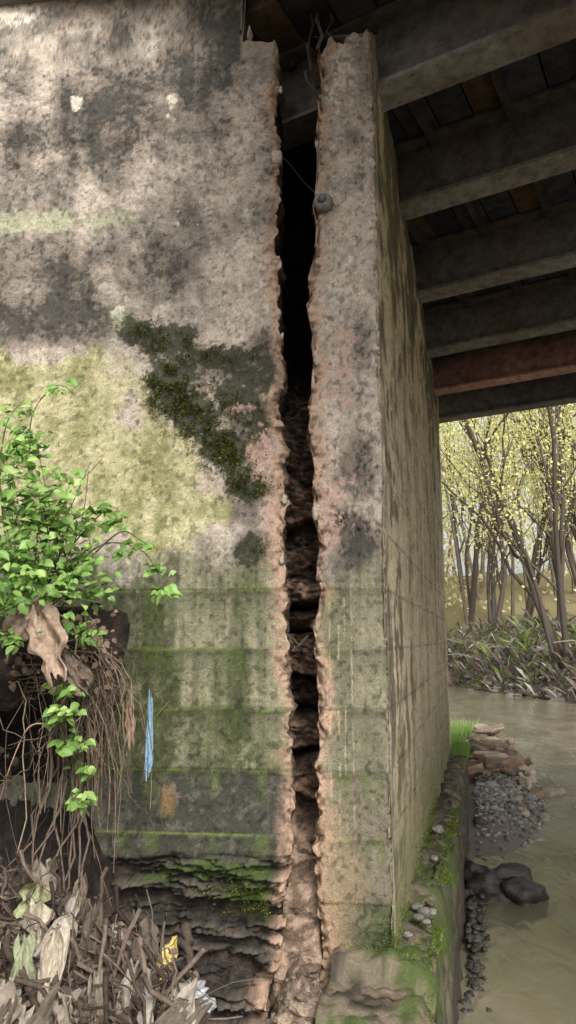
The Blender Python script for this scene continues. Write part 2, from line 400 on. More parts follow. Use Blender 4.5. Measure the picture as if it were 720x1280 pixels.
dy=rough_y(XX,ZZ);n2=fbm(XX,0*XX,ZZ,12,5,181,.65)
chip=ss(.055,0,DE+(n2-.5)*.16);dy=dy+chip*(.002+.07*ss(.45,.6,n2))
arr=ss(.022,0,-XX+(fbm(XX*0,0*XX,ZZ,12,4,15)-.62)*.07);
YY[m1]+=(dy+arr*.014)[m1]
pb=blob(XX,ZZ,[(430,655,26,14,1.)]);YY[m1]+=(pb*.05*(n2>.5))[m1]
dn=(fbm(TT,0*TT,ZZ,2.5,3,66)-.5)*.03+(fbm(TT,0*TT,ZZ,16,3,67)-.5)*.016-ss(.008,0,np.abs(boardd(ZZ)))*.008
a2=ss(.025,0,TT+(fbm(XX*0,0*XX,ZZ,12,4,15)-.62)*.07)
XX[m2]+=(dn*sy-a2*.014)[m2];YY[m2]-=(dn*sx)[m2]
YY[m0]+=dy[ni][None,:]*np.exp(-YY[m0]*8)
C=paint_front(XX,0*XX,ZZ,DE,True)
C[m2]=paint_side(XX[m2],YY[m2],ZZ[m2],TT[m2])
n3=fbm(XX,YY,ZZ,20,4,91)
ci=mix(np.zeros(XX.shape+(3,))+np.array([.38,.26,.185]),[.13,.085,.06],ss(.4,.6,n3))*np.clip(1-YY*1.6,.12,1)[...,None]  # crack shade painted into the broken face, darker with depth
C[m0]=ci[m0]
V=np.stack([XX,YY,ZZ],-1)
cap=V[:,-1:,:].copy();cap[m2,0,0]-=.45;cap[m1,0,1]+=.6;V=np.concatenate([V,cap],1);C=np.concatenate([C,C[:,-1:,:]],1)
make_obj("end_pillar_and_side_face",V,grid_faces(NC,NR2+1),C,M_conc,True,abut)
# infill in the fissure -------------------------------------
nx,nz=50,620
xg=np.linspace(-1.0,.05,nx)[:,None]+np.zeros((nx,nz));zg=np.linspace(.4,6.2,nz)[None,:]+np.zeros((nx,nz))
xc=(np.interp(zg,CLz,CLx)+np.interp(zg,CRz,CRx))/2
xg=xc+(xg+.475)*.85
Yb=np.interp(zg,[.6,1.0,1.25,1.5,1.66,1.9,2.6,3.4,4.0,4.35,4.6,6.4],[.0,.03,.10,.22,.42,.46,.44,.46,.60,.8,1.1,1.2])
zw=zg+(fbm(xg,0*xg,zg,3,3,201)-.5)*.24+.35*np.sin(zg*2.3)*.3+(vn(zg*1.7,0*zg,0*zg,31)-.5)*.35
bid=np.floor(zw/.24);bf=zw/.24-bid
blk=ss(1.6,1.8,zg)*ss(3.9,3.5,zg)
rb=vn(bid*5.1,0*bid,0*bid,7);gap=ss(.22,0,np.minimum(bf,1-bf))*ss(.35,.55,vn(bid*3.3,0*bid,0*bid,19))
Yb=Yb+blk*((rb-.5)*.30+.16*gap)
nA=fbm(xg,0*xg,zg,8,6,202,.70);Yb=Yb+(nA-.5)*.38*ss(1.2,1.8,zg)+(nA-.5)*.16
wid=(np.interp(zg,CRz,CRx)-np.interp(zg,CLz,CLx))/2
Yb=np.maximum(Yb,.02+ss(wid-.01,wid+.05,np.abs(xg-xc))*.5*ss(1.7,1.5,zg)*(zg<1.7)-.3*(1-ss(wid-.01,wid+.03,np.abs(xg-xc))))
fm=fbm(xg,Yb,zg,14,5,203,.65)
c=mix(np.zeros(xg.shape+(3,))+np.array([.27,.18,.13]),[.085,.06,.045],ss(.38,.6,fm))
c=c*(1-.85*blk*gap)[...,None]*(1-.55*blk*ss(.55,.75,rb))[...,None]  # gaps and set-back blocks carry painted shade
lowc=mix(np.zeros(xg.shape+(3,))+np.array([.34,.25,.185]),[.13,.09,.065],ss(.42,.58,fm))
lo_=ss(1.66,1.4,zg)[...,None];c=c*(1-lo_)+lowc*lo_;c=c*(1-.93*ss(3.9,4.4,zg))[...,None]  # top of the infill painted near-black for the unlit void
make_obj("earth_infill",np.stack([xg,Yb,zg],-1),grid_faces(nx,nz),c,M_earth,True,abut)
# ------------------------------------------------------------------ footing ledge
nt,nc=420,44
tt=np.linspace(-1.25,7.7,nt)
V=np.zeros((nt,nc,3))
for i,t in enumerate(tt):
    zt=1.03 if t>-.12 else (.93 if t>-.5 else .80)
    for j in range(nc):
        if j<26: l=-.30+(.30+.205)*j/25;z=zt
        else: l=.205;z=zt-(zt+.6)*((j-25)/(nc-26))**1.3
        V[i,j]=(sx*t+sy*l,sy*t-sx*l,z)
A=V.copy();n=fbm(A[...,0],A[...,1],A[...,2],4,4,301);nb=fbm(A[...,0],A[...,1],A[...,2],17,4,302,.65)
top=np.zeros((nt,nc));top[:,:26]=1
edge=np.exp(-np.abs(np.arange(nc)-25)/2.2)[None,:]+0*top
V[...,2]+=top*((n-.5)*.16+(nb-.5)*.09)-edge*.10*ss(.4,.65,fbm(A[...,0]*0+tt[:,None],0*A[...,0],0*A[...,0],3,4,9))
off=(n-.5)*.12+(nb-.5)*.08-.11*ss(.45,.65,fbm(tt[:,None]+0*top,A[...,2],0*top,2.2,4,19))*edge
off=off*(1-top)+off*top*edge
V[...,0]+=off*sy;V[...,1]-=off*sx
C=mix(np.zeros((nt,nc,3))+np.array([.17,.14,.10]),[.055,.045,.035],ss(.4,.6,nb))
mossm=ss(.50,.62,fbm(A[...,0],A[...,1],A[...,2],3.5,4,305)*.7+.3*nb+.10*ss(3.5,1.0,tt[:,None]+0*top)-.03)
C=mix(C,[.06,.088,.02],mossm*ss(.2,.8,A[...,2])*.85);C=mix(C,[.06,.05,.038],ss(.45,.1,A[...,2]))
make_obj("footing_ledge",V,grid_faces(nt,nc),C,M_conc,True,abut)
nq=24
Vc=np.zeros((26,nq,3))
for j in range(26):
    for k in range(nq):
        p=V[0,j];Vc[j,k]=(p[0],p[1]+(float(vn(j*.4,k*.4,0,5))-.5)*.06*(k>0),p[2]-(p[2]+.5)*k/(nq-1))
make_obj("footing_end",Vc,grid_faces(26,nq),np.zeros((26,nq,3))+np.array([.12,.10,.07]),M_conc,True,abut)
# ------------------------------------------------------------------ moss
mo=Acc()
for px,py,rx,ry,n in [(175,412,22,9,170),(210,428,34,10,280),(208,470,26,20,620),(230,505,28,20,620),(260,540,28,22,660),(287,575,24,18,520),(312,607,22,10,330),(270,442,40,10,240),(195,500,16,14,200),(318,688,14,12,80),(318,1135,28,8,300),(290,1112,38,8,200),(278,500,34,20,300),(303,540,26,20,200)]:
    for _ in range(n):
        a=rnd.gauss(0,.7);b=rnd.gauss(0,.7)
        if px+a*rx>352: continue
        p=S(px+a*rx,py+b*ry)
        if float(vn(p[0]*16,0,p[2]*16,6))*.6+.4*float(vn(p[0]*40,0,p[2]*40,7))<.46: continue
        k=rnd.random();col=(.050,.068,.012) if k<.55 else ((.16,.18,.022) if k<.78 else (.028,.034,.012))
        mo.tuft((p[0],-.004-rnd.random()*.022,p[2]),(0,-1,-.2),.017,col,3)
for py in (740,813,888,965):
    for _ in range(260):
        px=rnd.uniform(130,358);p=S(px,py)
        if vn(px*.045,py,0,3)<.50: continue
        zz=BZ+BS*round((p[2]-BZ)/BS)
        mo.tuft((p[0],-.004,zz+rnd.gauss(0,.003)),(0,-1,.3),.007,(.12,.175,.02),2)
for _ in range(1900):
    t=rnd.uniform(-1.1,3.2)if rnd.random()<.75 else rnd.uniform(3,7.2);l=rnd.choice([rnd.uniform(.0,.2),rnd.gauss(.19,.02)])
    if t<-.02 and rnd.random()<.6:l=rnd.uniform(-.28,.2)
    if vn(t*3.2,l*6,0,8)<.56:continue
    zt=1.03 if t>-.12 else (.92 if t>-.5 else .79)
    mo.tuft((sx*t+sy*l,sy*t-sx*l,zt),(0.2,-.2,1),.020,(.075,.12,.015) if rnd.random()<.7 else (.14,.20,.025),3)
for _ in range(800):
    t=rnd.uniform(0,3.5);h=abs(rnd.gauss(0,.08));
    if vn(t*3,1,0,8)<.5:continue
    mo.tuft((sx*t+.012,sy*t,1.03+h),(1,-.1,.3),.014,(.085,.12,.016),2)
for _ in range(500):
    h=abs(rnd.gauss(0,.10));x=-rnd.random()**2*.22
    mo.tuft((x,-.01,1.0+h),(0,-1,.3),.014,(.075,.11,.016),2)
mo.obj("moss",M_moss,False)
st=Acc()
for t,l,r in [(.45,.08,.035),(.52,.11,.045),(.60,.06,.04),(.56,.15,.03),(.40,.13,.028),(.2,.05,.025),(1.6,.1,.03),(2.4,.08,.05)]:
    v=rnd.uniform(.5,.9);st.rock((sx*t+sy*l,sy*t-sx*l,(1.05 if t>-.12 else .95)+r*.3),(r,r*.9,r*.6),(.25*v,.24*v,.21*v),rnd.randint(0,99),14,10,.5)
st.obj("ledge_pebbles",M_rock)
pl=Acc();pts=[S(452+i*8,1243+i*.6,-.45) for i in range(8)]
pl.tube([(a,b+.02,c+.008*math.sin(b_*2.1)) for b_,(a,b,c) in enumerate(pts)],[.014,.022,.02,.022,.019,.021,.02,.012],(.12,.09,.065),7);pl.obj("rotten_timber",M_bark)
# ------------------------------------------------------------------ bridge deck
br=empty("bridge_deck")
DA=math.radians(24);dx,dyv=math.cos(DA),-math.sin(DA);nxx,nyy=math.sin(DA),math.cos(DA)
zb=CZ+3.52;BH=.56
def bp(p,l,z): return (CX+nxx*p+dx*l,CY+nyy*p+dyv*l,z)
def beam(p,l0,l1,col,name,h=BH,fw=.25,fcol=None):
    a=Acc();tf=.028;tw=.02
    pr=[(-fw/2,0),(fw/2,0),(fw/2,tf),(tw/2,tf),(tw/2,h-tf),(fw/2,h-tf),(fw/2,h),(-fw/2,h),(-fw/2,h-tf),(-tw/2,h-tf),(-tw/2,tf),(-fw/2,tf)]
    n=110;vs=[];cs=[];
    for k in range(n+1):
        l=l0+(l1-l0)*k/n
        for q,(u,z) in enumerate(pr):
            vs.append(bp(p+u,l,zb+z));v=.45+1.0*float(fbm(l*1.5,p*3+u*8,z*5,1,4,4,.65))
            cc=col
            if q<=2 or q>=10: cc=fcol or (col[0]*1.6,col[1]*1.6,col[2]*1.6)  # bottom flange lightened in its colour as the lit part
            else: v*=.55  # web and top flange darkened in colour as the shaded part
            ru=float(ss(.55,.68,fbm(l*2.2,p,z*4,1,3,8)))*.45
            cs.append((cc[0]*v*(1-ru)+.12*ru,cc[1]*v*(1-ru)+.07*ru,cc[2]*v*(1-ru)+.05*ru))
    m=12;fs=[(k*m+q,k*m+(q+1)%m,(k+1)*m+(q+1)%m,(k+1)*m+q) for k in range(n) for q in range(m)]
    fs.append(tuple(range(m)));fs.append(tuple(range(n*m,n*m+m)))
    a.add(vs,fs,cs)
    l=max(l0,-4)
    while l<min(l1,5):
        for u in (-.09,.09):
            cpt=bp(p+u,l,zb);r=.012
            vs=[(cpt[0]+r*math.cos(q*math.pi/3),cpt[1]+r*math.sin(q*math.pi/3),cpt[2]-.001) for q in range(6)]+[(cpt[0],cpt[1],cpt[2]-.009)]
            a.add(vs,[(q,(q+1)%6,6) for q in range(6)],col)
        l+=.16
    a.obj(name,M_steel,False,br)
def wl(p): return -1.52-.262*(p-3.7)/.965
grey=(.145,.135,.128)
for p,l0,col,fc in [(1.25,.2,grey,None),(2.6,-.9,grey,None),(3.96,-2.6,grey,None),(5.25,wl(5.25)-.7,grey,None),(6.8,wl(6.8)-.7,grey,None),(8.3,wl(8.3)-.7,grey,None),(9.75,wl(9.75)-.7,(.12,.075,.07),(.50,.27,.23)),(11.1,wl(11.1)-.7,(.11,.105,.105),(.2,.19,.18))]:  # pink far flange: rust tone with its light painted in
    beam(p,l0,13,col,"steel_beam",fcol=fc)
def prism(acc,pts,h,col):
    n=len(pts);up=[(a,b,c+h) for a,b,c in pts]
    acc.add(pts+up,[tuple(range(n)),tuple(range(n,2*n))]+[(k,(k+1)%n,n+(k+1)%n,n+k) for k in range(n)],col)
def pstart(l):
    a=max((-.62-.914*l)/.407,.95);b=(4.12+.407*l)/.914
    return min(a,b) if l<-1.2 else a
dk=Acc()
l=-6.0
while l<13:
    w=.25+rnd.random()*.03;p0=max(pstart(l),pstart(l+w))
    z0=zb+BH+.005+rnd.random()*.02;v=.5+.9*rnd.random();col=(.046*v,.046*v,.056*v)
    if rnd.random()<.12: col=(.09,.06,.04)
    prism(dk,[bp(p0,l,z0),bp(11.35,l,z0),bp(11.35,l+w,z0),bp(p0,l+w,z0)],.12,col);l+=w+.015
l=-3.5
while l<12:
    p0=max(pstart(l)+.3,3.9 if l<-1 else 1.5)
    prism(dk,[bp(p0,l,zb+BH-.07),bp(11.0,l,zb+BH-.07),bp(11.0,l+.06,zb+BH-.07),bp(p0,l+.06,zb+BH-.07)],.065,(.055,.05,.05));l+=.62
dk.obj("deck_boards",M_deck,False,br)
sl=Acc()
prism(sl,[bp(.9,.0,zb+BH+.16),bp(1.5,-1.25,zb+BH+.16),bp(3.0,-1.95,zb+BH+.16),bp(2.6,-4,zb+BH+.16),bp(2.4,-6,zb+BH+.16),bp(11.45,-6,zb+BH+.16),bp(11.45,13,zb+BH+.16),bp(.9,13,zb+BH+.16)],.3,(.2,.19,.17));sl.obj("road_slab",M_conc,False,br)
bk=Acc();
def box(acc,x0,x1,y0,y1,z0,z1,c):
    v=[(x0,y0,z0),(x1,y0,z0),(x1,y1,z0),(x0,y1,z0),(x0,y0,z1),(x1,y0,z1),(x1,y1,z1),(x0,y1,z1)]
    acc.add(v,[(0,1,2,3),(4,5,6,7),(0,1,5,4),(1,2,6,5),(2,3,7,6),(3,0,4,7)],c)
box(bk,-4.6,-.05,1.32,6.9,.3,6.05,(.02,.017,.014));bk.obj("shaded_backfill_earth",M_earth,False,abut)  # earth backing, near-black colour stands in for shade deep in the crack
# ------------------------------------------------------------------ hardware at the top of the fissure
hw=Acc()
def P(px,py,Y=0): return S(px,py,Y)
hw.tube([P(386,5,.3),P(392,30,.0),P(384,60,-.01),P(389,88,-.02),P(381,90,-.03),P(384,102,-.03),P(396,116,-.01),P(402,140,.03)],[.012,.012,.011,.01,.01,.01,.009,.005],(.05,.04,.035))
hw.tube([P(398,8,.3),P(396,25,-.01),P(403,45,-.02),P(396,62,-.01)],.012,(.08,.06,.05))
hw.tube([P(410,10,.3),P(416,25,-.02),P(408,40,-.02),P(418,52,.02)],.010,(.06,.045,.04))
hw.tube([P(347,190,.02),P(362,205,.1),P(380,228,.15),P(395,242,.03)],.003,(.06,.05,.05))
hw.tube([P(396,225,-.01),P(398,190,-.01),P(399,150,.0),P(401,120,.02)],.004,(.12,.1,.09))
hw.tube([P(352,790,.1),P(368,800,.15),P(378,815,.2),P(372,808,.1),P(385,795,.25)],.006,(.10,.08,.06))
hw.obj("bent_rebar",M_steel)
bo=Acc();c0=P(405,257,-.0)
bo.rock((c0[0],-.03,c0[2]),(.058,.05,.055),(.22,.22,.19),5,18,12,.3)
bo.rock((c0[0]-.01,-.075,c0[2]),(.03,.02,.028),(.10,.10,.09),8,10,7,.25)
bo.tube([(c0[0]-.05,-.0,c0[2]-.01),(c0[0],-.078,c0[2]-.005),(c0[0]+.05,-.02,c0[2]+.01)],.007,(.08,.07,.06))
bo.obj("anchor_bolt",M_steel)
lp=Acc()
for px,py,r in [(413,275,.022),(411,288,.018),(408,302,.015),(405,318,.012),(403,335,.010),(416,262,.02),(346,195,.030),(352,420,.014),(350,112,.018),(343,60,.03),(312,42,.03),(355,625,.02),(352,700,.02),(398,180,.02),(396,450,.02),(395,640,.025)]:
    q=P(px,py);lp.rock((q[0],.005,q[2]),(r,r*.6,r*1.4),(.40,.35,.29),rnd.randint(0,99),12,9,.9)
lp.obj("mortar_lumps",M_conc)
# ------------------------------------------------------------------ terrain & water
def xl(f): return np.interp(f,[-60,2.2,2.75,3,11.5,12.5,16,22,30,45,70,200],[3,1.7,.35,.3,2.62,2.9,3.55,3.6,2,-4,-22,-60])
def xr(f): return np.interp(f,[-60,0,15,30,41,50,58,64,80],[26,17.5,14.2,11.6,9.0,3,-8,-30,-80])
def height(r,f):
    dL=xl(f)-r;dR=(r-xr(f))*np.where(f>45,.6,1)
    n=fbm(r,f,0*r,.5,4,401);n2=fbm(r,f,0*r,2.5,4,402)
    hL=np.clip(-.5+2.6*(dL+.1),-1.0,.93+.02*np.abs(dL))+(n-.5)*.25*ss(0,1,dL)+(n2-.5)*.10
    hL=np.where((f>2.6)&(f<11.5),np.minimum(hL,.93-.58*ss(2.6,3.0,f)),hL)
    far=ss(10.5,13,f);hL=hL*(1-far)+far*np.clip(-.5+.9*(dL+.3),-1,2.2+.05*np.abs(dL))
    hR=np.clip(-.35+.72*(dR+.3),-1.0,2.9)+.12*np.clip(dR-5,0,60)*1.0+(n-.5)*1.2*ss(0,2,dR)+(n2-.5)*.7*ss(0,1,dR)
    g=.45*np.exp(-(((r-(.27*f-.25)-.15)/.75)**2+((f-12.8)/2.9)**2)**1.5)
    h=np.maximum(np.maximum(hL,hR),-1.0+0*r)
    return np.maximum(h,np.where((f>9)&(f<18)&(r>0),g-.08,-1))
def sp(a,b,n,c,p=2.2):
    u=np.linspace(-1,1,n);q=np.sign(u)*np.abs(u)**p
    return np.where(q<0,c+q*(c-a),c+q*(b-c))
rg=sp(-500,500,300,4.0,2.6);fg=sp(-200,900,420,10.0,2.6)
R,Fg=np.meshgrid(rg,fg,indexing='ij')
H=height(R,Fg)
wx=CX+R*cy_-Fg*sy_;wy=CY+R*sy_+Fg*cy_
nA=fbm(wx,wy,H,3,4,411);nB=fbm(wx,wy,H,.7,3,412)
c=mix(np.zeros(R.shape+(3,))+np.array([.13,.095,.065]),[.06,.045,.032],ss(.4,.6,nA))
c=mix(c,[.13,.15,.04],ss(.45,.6,nB)*ss(1.2,2.5,H)*.9)
c=mix(c,[.22,.19,.10],ss(2.8,4,H))
bar=((Fg>9)&(Fg<18)&(R<8)).astype(float);c=mix(c,[.20,.175,.145],bar)
make_obj("ground",np.stack([wx,wy,H],-1),grid_faces(len(rg),len(fg)),c,M_earth)
wm=bpy.data.materials.new("muddy_water");wm.use_nodes=True;nt_=wm.node_tree;b=nt_.nodes['Principled BSDF']
b.inputs['Roughness'].default_value=.03;b.inputs['IOR'].default_value=1.38
tc=nt_.nodes.new('ShaderNodeTexCoord');mp=nt_.nodes.new('ShaderNodeMapping');mp.inputs['Rotation'].default_value=(0,0,.25);mp.inputs['Scale'].default_value=(1.6,.8,1)
nz=nt_.nodes.new('ShaderNodeTexNoise');nz.inputs['Scale'].default_value=2.2;nz.inputs['Detail'].default_value=4;nz.inputs['Distortion'].default_value=1.4
bpn=nt_.nodes.new('ShaderNodeBump');bpn.inputs['Strength'].default_value=.45;bpn.inputs['Distance'].default_value=.05
nt_.links.new(tc.outputs['Object'],mp.inputs[0]);nt_.links.new(mp.outputs[0],nz.inputs['Vector']);nt_.links.new(nz.outputs['Fac'],bpn.inputs['Height']);nt_.links.new(bpn.outputs[0],b.inputs['Normal'])
n2=nt_.nodes.new('ShaderNodeTexNoise');n2.inputs['Scale'].default_value=.5;n2.inputs['Detail'].default_value=5;n2.inputs['Distortion'].default_value=1.0
cr=nt_.nodes.new('ShaderNodeValToRGB');cr.color_ramp.elements[0].position=.35;cr.color_ramp.elements[0].color=(.15,.135,.088,1);cr.color_ramp.elements[1].position=.65;cr.color_ramp.elements[1].color=(.26,.235,.165,1)
nt_.links.new(mp.outputs[0],n2.inputs['Vector']);nt_.links.new(n2.outputs['Fac'],cr.inputs[0]);nt_.links.new(cr.outputs[0],b.inputs['Base Color'])
make_obj("river_water",[(-300,-150,0),(300,-150,0),(300,300,0),(-300,300,0)],[(0,1,2,3)],None,wm)
def hgt(r,f): return float(height(np.array(float(r)),np.array(float(f))))
gr=Acc()
for _ in range(1500):
    f=rnd.gauss(11.7,.9);r=.27*f-.25+abs(rnd.gauss(.1,.55))
    h=hgt(r,f)
    if h<-.05: continue
    s=rnd.uniform(.015,.05)*(1 if rnd.random()<.93 else 2.2);x,y=cf(r,f);v=rnd.uniform(.4,1.7);w=rnd.uniform(.9,1.15);gr.rock((x,y,h+s*.2),(s,s*.8,s*.55),(.20*v*w,.19*v,.17*v/w),rnd.randint(0,20),6,4,.5)
gr.obj("gravel_bar",M_rock)
sb=Acc()
def slab(r,f,z,w,d,t,rot,tilt,c):
    x,y=cf(r,f);ca,sa=math.cos(rot),math.sin(rot);vs=[];cs=[]
    n=11;out=[(math.cos(k*2*math.pi/n)*w*rnd.uniform(.65,1.1),math.sin(k*2*math.pi/n)*d*rnd.uniform(.65,1.1)) for k in range(n)]
    for zz,sc in ((0,.9),(t*.5,1.04),(t,.92)):
        for (a,b_) in out:
            a*=sc*rnd.uniform(.93,1.05);b_*=sc;vs.append((x+a*ca-b_*sa,y+a*sa+b_*ca,z+zz+tilt*a+(rnd.random()-.5)*.04));v=rnd.uniform(.6,1.2);cs.append((c[0]*v,c[1]*v,c[2]*v))
    fs=[tuple(range(n))[::-1],tuple(range(2*n,3*n))]+[(m*n+k,m*n+(k+1)%n,(m+1)*n+(k+1)%n,(m+1)*n+k) for m in (0,1) for k in range(n)]
    sb.add(vs,fs,cs)
for k in range(44):
    f=rnd.uniform(12.0,16.8);r=.27*f-.25+rnd.uniform(-.05,.85);hz=.60-.5*abs((r-(.27*f-.25)-.25))+rnd.uniform(-.2,.1)
    cc=rnd.choice([(.42,.33,.24),(.34,.24,.17),(.46,.38,.29),(.24,.18,.14)])
    slab(r,f,max(0,hz),rnd.uniform(.12,.42),rnd.uniform(.10,.30),rnd.uniform(.06,.14),rnd.uniform(0,3),rnd.gauss(0,.3),cc)
for r,f,z,w,d,t,ro,ti,c in [(2.95,11.3,.10,.26,.2,.10,.3,.25,(.26,.18,.13)),(2.72,10.7,.0,.2,.16,.1,1.1,.2,(.22,.15,.11)),(4.05,12.6,-.05,.26,.18,.17,.7,.1,(.32,.22,.15)),(4.4,12.9,-.08,.34,.2,.15,.2,.1,(.32,.27,.2))]:
    slab(r,f,z,w,d,t,ro,ti,c)
sb.obj("broken_concrete_slabs",M_rock,False)
dr=Acc()
for r,f,z,s in [(2.12,8.0,.06,(.33,.26,.24)),(2.36,7.85,.02,(.24,.2,.17)),(1.98,8.15,.08,(.18,.2,.2)),(1.86,7.9,.0,(.14,.16,.12))]:
    x,y=cf(r,f);dr.rock((x,y,z),s,(.035,.030,.026),rnd.randint(0,99),30,20,.9)
dr.obj("dark_boulder",M_wet)
pb_=Acc()
for _ in range(330):
    f=rnd.gauss(7.2,.6);r=.27*f-.28+abs(rnd.gauss(0,.07))+.01;x,y=cf(r,f);s=rnd.uniform(.012,.045);v=rnd.uniform(.6,2.)
    pb_.rock((x,y,rnd.uniform(-.03,.12)*max(0,1-abs(f-7.2)/1.4)),(s,s,s*.6),(.04*v,.036*v,.03*v),rnd.randint(0,20),7,5,.8)
pb_.obj("wet_pebbles",M_wet)
# ------------------------------------------------------------------ far-bank brush
bs=Acc()
for _ in range(11000):
    f=rnd.uniform(16,62);dR=abs(rnd.gauss(2.8,3.0));r=float(xr(f))+dR;h=hgt(r,f)
    if h<-.05:continue
    x,y=cf(r,f);L=rnd.uniform(.2,.95);a=rnd.uniform(0,6.28)
    v=rnd.uniform(.35,1.5);k=rnd.random();c=(.11*v,.09*v,.07*v) if k<.60 else ((.12*v,.17*v,.04*v) if k<.80 else (.26*v,.235*v,.20*v))
    d=(math.cos(a)*.8,math.sin(a)*.8,rnd.uniform(.1,1.1));w=.010+.022*rnd.random()
    bs.add([(x,y,h-.05),(x+w,y,h+.02),(x+d[0]*L+w*.3,y+d[1]*L,h+d[2]*L),(x+d[0]*L*.5,y+d[1]*L*.5,h+d[2]*L*.8)],[(0,1,2,3)],c)
for _ in range(330):
    f=rnd.uniform(18,60);dR=abs(rnd.gauss(.9,1.0));r=float(xr(f))+dR;h=hgt(r,f)
    if h<-.15:continue
    x,y=cf(r,f);s=rnd.uniform(.08,.3);v=rnd.uniform(.5,1.8);bs.rock((x,y,h),(s*1.3,s,s*.6),(.13*v,.115*v,.10*v),rnd.randint(0,40),8,6,.8)
for _ in range(40):
    f=rnd.uniform(22,50);r=float(xr(f))+rnd.uniform(.3,4);h=hgt(r,f);x,y=cf(r,f);a=rnd.uniform(0,6.28);L=rnd.uniform(1,3)
    bs.tube([(x,y,h+.1),(x+math.cos(a)*L*.5,y+math.sin(a)*L*.5,h+.5),(x+math.cos(a)*L,y+math.sin(a)*L,h+.4)],[.05,.04,.02],(.22,.19,.16),5)
bs.obj("bank_brush",M_earth,False)
# ------------------------------------------------------------------ trees
def make_tree(seed,H,lean,nleaf,lc,spread=1.0,stems=1,rad=.0125):
    rg_=random.Random(seed);T=Acc();tips=[]
    def branch(p,d,L,r,lv):
        n=8 if lv<2 else 4;pts=[Vector(p)];dd=Vector(d).normalized();rr=[r]
        wob=.09 if lv==0 else .15
        for k in range(n):
            dd=(dd+Vector((rg_.gauss(0,wob),rg_.gauss(0,wob),rg_.gauss(.04,.07)))*(1+.3*lv)).normalized()
            pts.append(pts[-1]+dd*L/n);rr.append(r*(1-.6*(k+1)/n))
        g=rg_.uniform(.7,1.2);T.tube(pts,rr,(.10*g,.082*g,.065*g),7 if lv<2 else 4)
        if lv>=1: tips.extend(pts[2:])
        if lv<4:
            nb=[7,4,3,2][lv]
            for k in range(nb):
                i=rg_.randint(2,n);a=rg_.uniform(0,6.28);t=rg_.uniform(.35,.8)*spread
                q=Vector((math.cos(a),math.sin(a),rg_.uniform(.2,.9)));nd=(dd*(1-t*.4)+q*t).normalized()
                branch(pts[i],nd,L*rg_.uniform(.35,.55),rr[i]*rg_.uniform(.4,.6),lv+1)
    for s in range(stems):
        branch((rg_.gauss(0,.3)*(s>0),rg_.gauss(0,.3)*(s>0),-.3),(lean[0]+rg_.gauss(0,.15)*(stems>1),lean[1]+rg_.gauss(0,.12)*(stems>1),1),H*.78,H*rad*(1 if s==0 else rg_.uniform(.5,.9)),0)
    Lf=Acc()
    for _ in range(nleaf):
        p=rg_.choice(tips)+Vector((rg_.gauss(0,.5),rg_.gauss(0,.5),rg_.gauss(0,.45)))
        s=rg_.uniform(.045,.115);u=Vector((rg_.gauss(0,1),rg_.gauss(0,1),rg_.gauss(0,1))).normalized();v=u.cross(Vector((rg_.gauss(0,1),rg_.gauss(0,1),rg_.gauss(0,1)))).normalized()
        g=rg_.uniform(.75,1.2);w=rg_.uniform(-.05,.05)
        Lf.add([tuple(p-u*s),tuple(p+v*s*.7),tuple(p+u*s),tuple(p-v*s*.7)],[(0,1,2,3)],(max(.02,(lc[0]+w)*g),lc[1]*g,lc[2]*g))
    return T,Lf
variants=[]
YG=(.84,.82,.36);GR=(.68,.76,.34);YO=(.90,.78,.38)  # leaf colours paled to paint in haze and glare
for k,(sd,Hh,ln,nl,lc,spd,stm) in enumerate([(3,18,(-.28,0),4200,YG,.8,3),(8,19,(.05,0),4400,YG,.8,2),(15,18,(.08,.1),5000,GR,.85,1),(23,21,(-.1,.1),4800,YO,.8,2),(31,19,(-.16,0),4400,YG,.85,3)]):
    T,Lf=make_tree(sd,Hh,ln,nl,lc,spd,stm);variants.append((T,Lf))
meshes=[None]*5
def place_tree(k,r,f,sc,rot):
    x,y=cf(r,f);h=hgt(r,f);e=empty("deciduous_tree");e.location=(x,y,h-.1);e.scale=(sc,)*3;e.rotation_euler=(0,0,rot)
    if meshes[k] is None:
        T,Lf=variants[k];a=T.obj("trunk_and_limbs",M_bark,True);b=Lf.obj("foliage",M_tleaf,False);meshes[k]=(a.data,b.data)
    else:
        a=bpy.data.objects.new("trunk_and_limbs",meshes[k][0]);b=bpy.data.objects.new("foliage",meshes[k][1]);scene.collection.objects.link(a);scene.collection.objects.link(b)
    a.parent=e;b.parent=e
for k,r,f,sc,rot in [(0,12.9,34,1.0,.1),(1,15.2,40,1.0,1.),(2,10.6,50,1.,2.),(4,19.5,46,1.,.4),(3,14.5,58,1.0,3.),(1,10.8,62,1.0,4.),(2,22,55,1.1,5),(0,17.2,53,.85,2.2),(3,25,66,1.1,.3),(2,17,70,1.2,2.8),(3,6,68,1.1,2.),(1,22,44,1.1,2.6),(4,29,58,1.2,0),(4,13.0,46,.8,4.4)]:
    place_tree(k,r,f,sc,rot)
dm=Acc()
N=46000
for _ in range(N):
    f=rnd.uniform(60,100);r=rnd.uniform(-8,58);hh=rnd.random()**1.25*27
    cl=float(vn(r*.25,f*.25,hh*.3,77))
    if cl<.36+.12*(hh<3): continue
    x,y=cf(r,f);h=hgt(r,f)+hh-.5
    s=rnd.uniform(.13,.34);u=Vector((rnd.gauss(0,1),rnd.gauss(0,1),rnd.gauss(0,1))).normalized();v=u.cross(Vector((rnd.gauss(0,1),rnd.gauss(0,1),rnd.gauss(0,1)))).normalized();p=Vector((x,y,h))
    g=rnd.uniform(.8,1.1);q=rnd.random();c=(.90*g,.82*g,.52*g) if q>.4 else (.78*g,.80*g,.48*g)  # paler still: distance haze painted into the foliage colour
    dm.add([tuple(p-u*s),tuple(p+v*s*.7),tuple(p+u*s),tuple(p-v*s*.7)],[(0,1,2,3)],c)
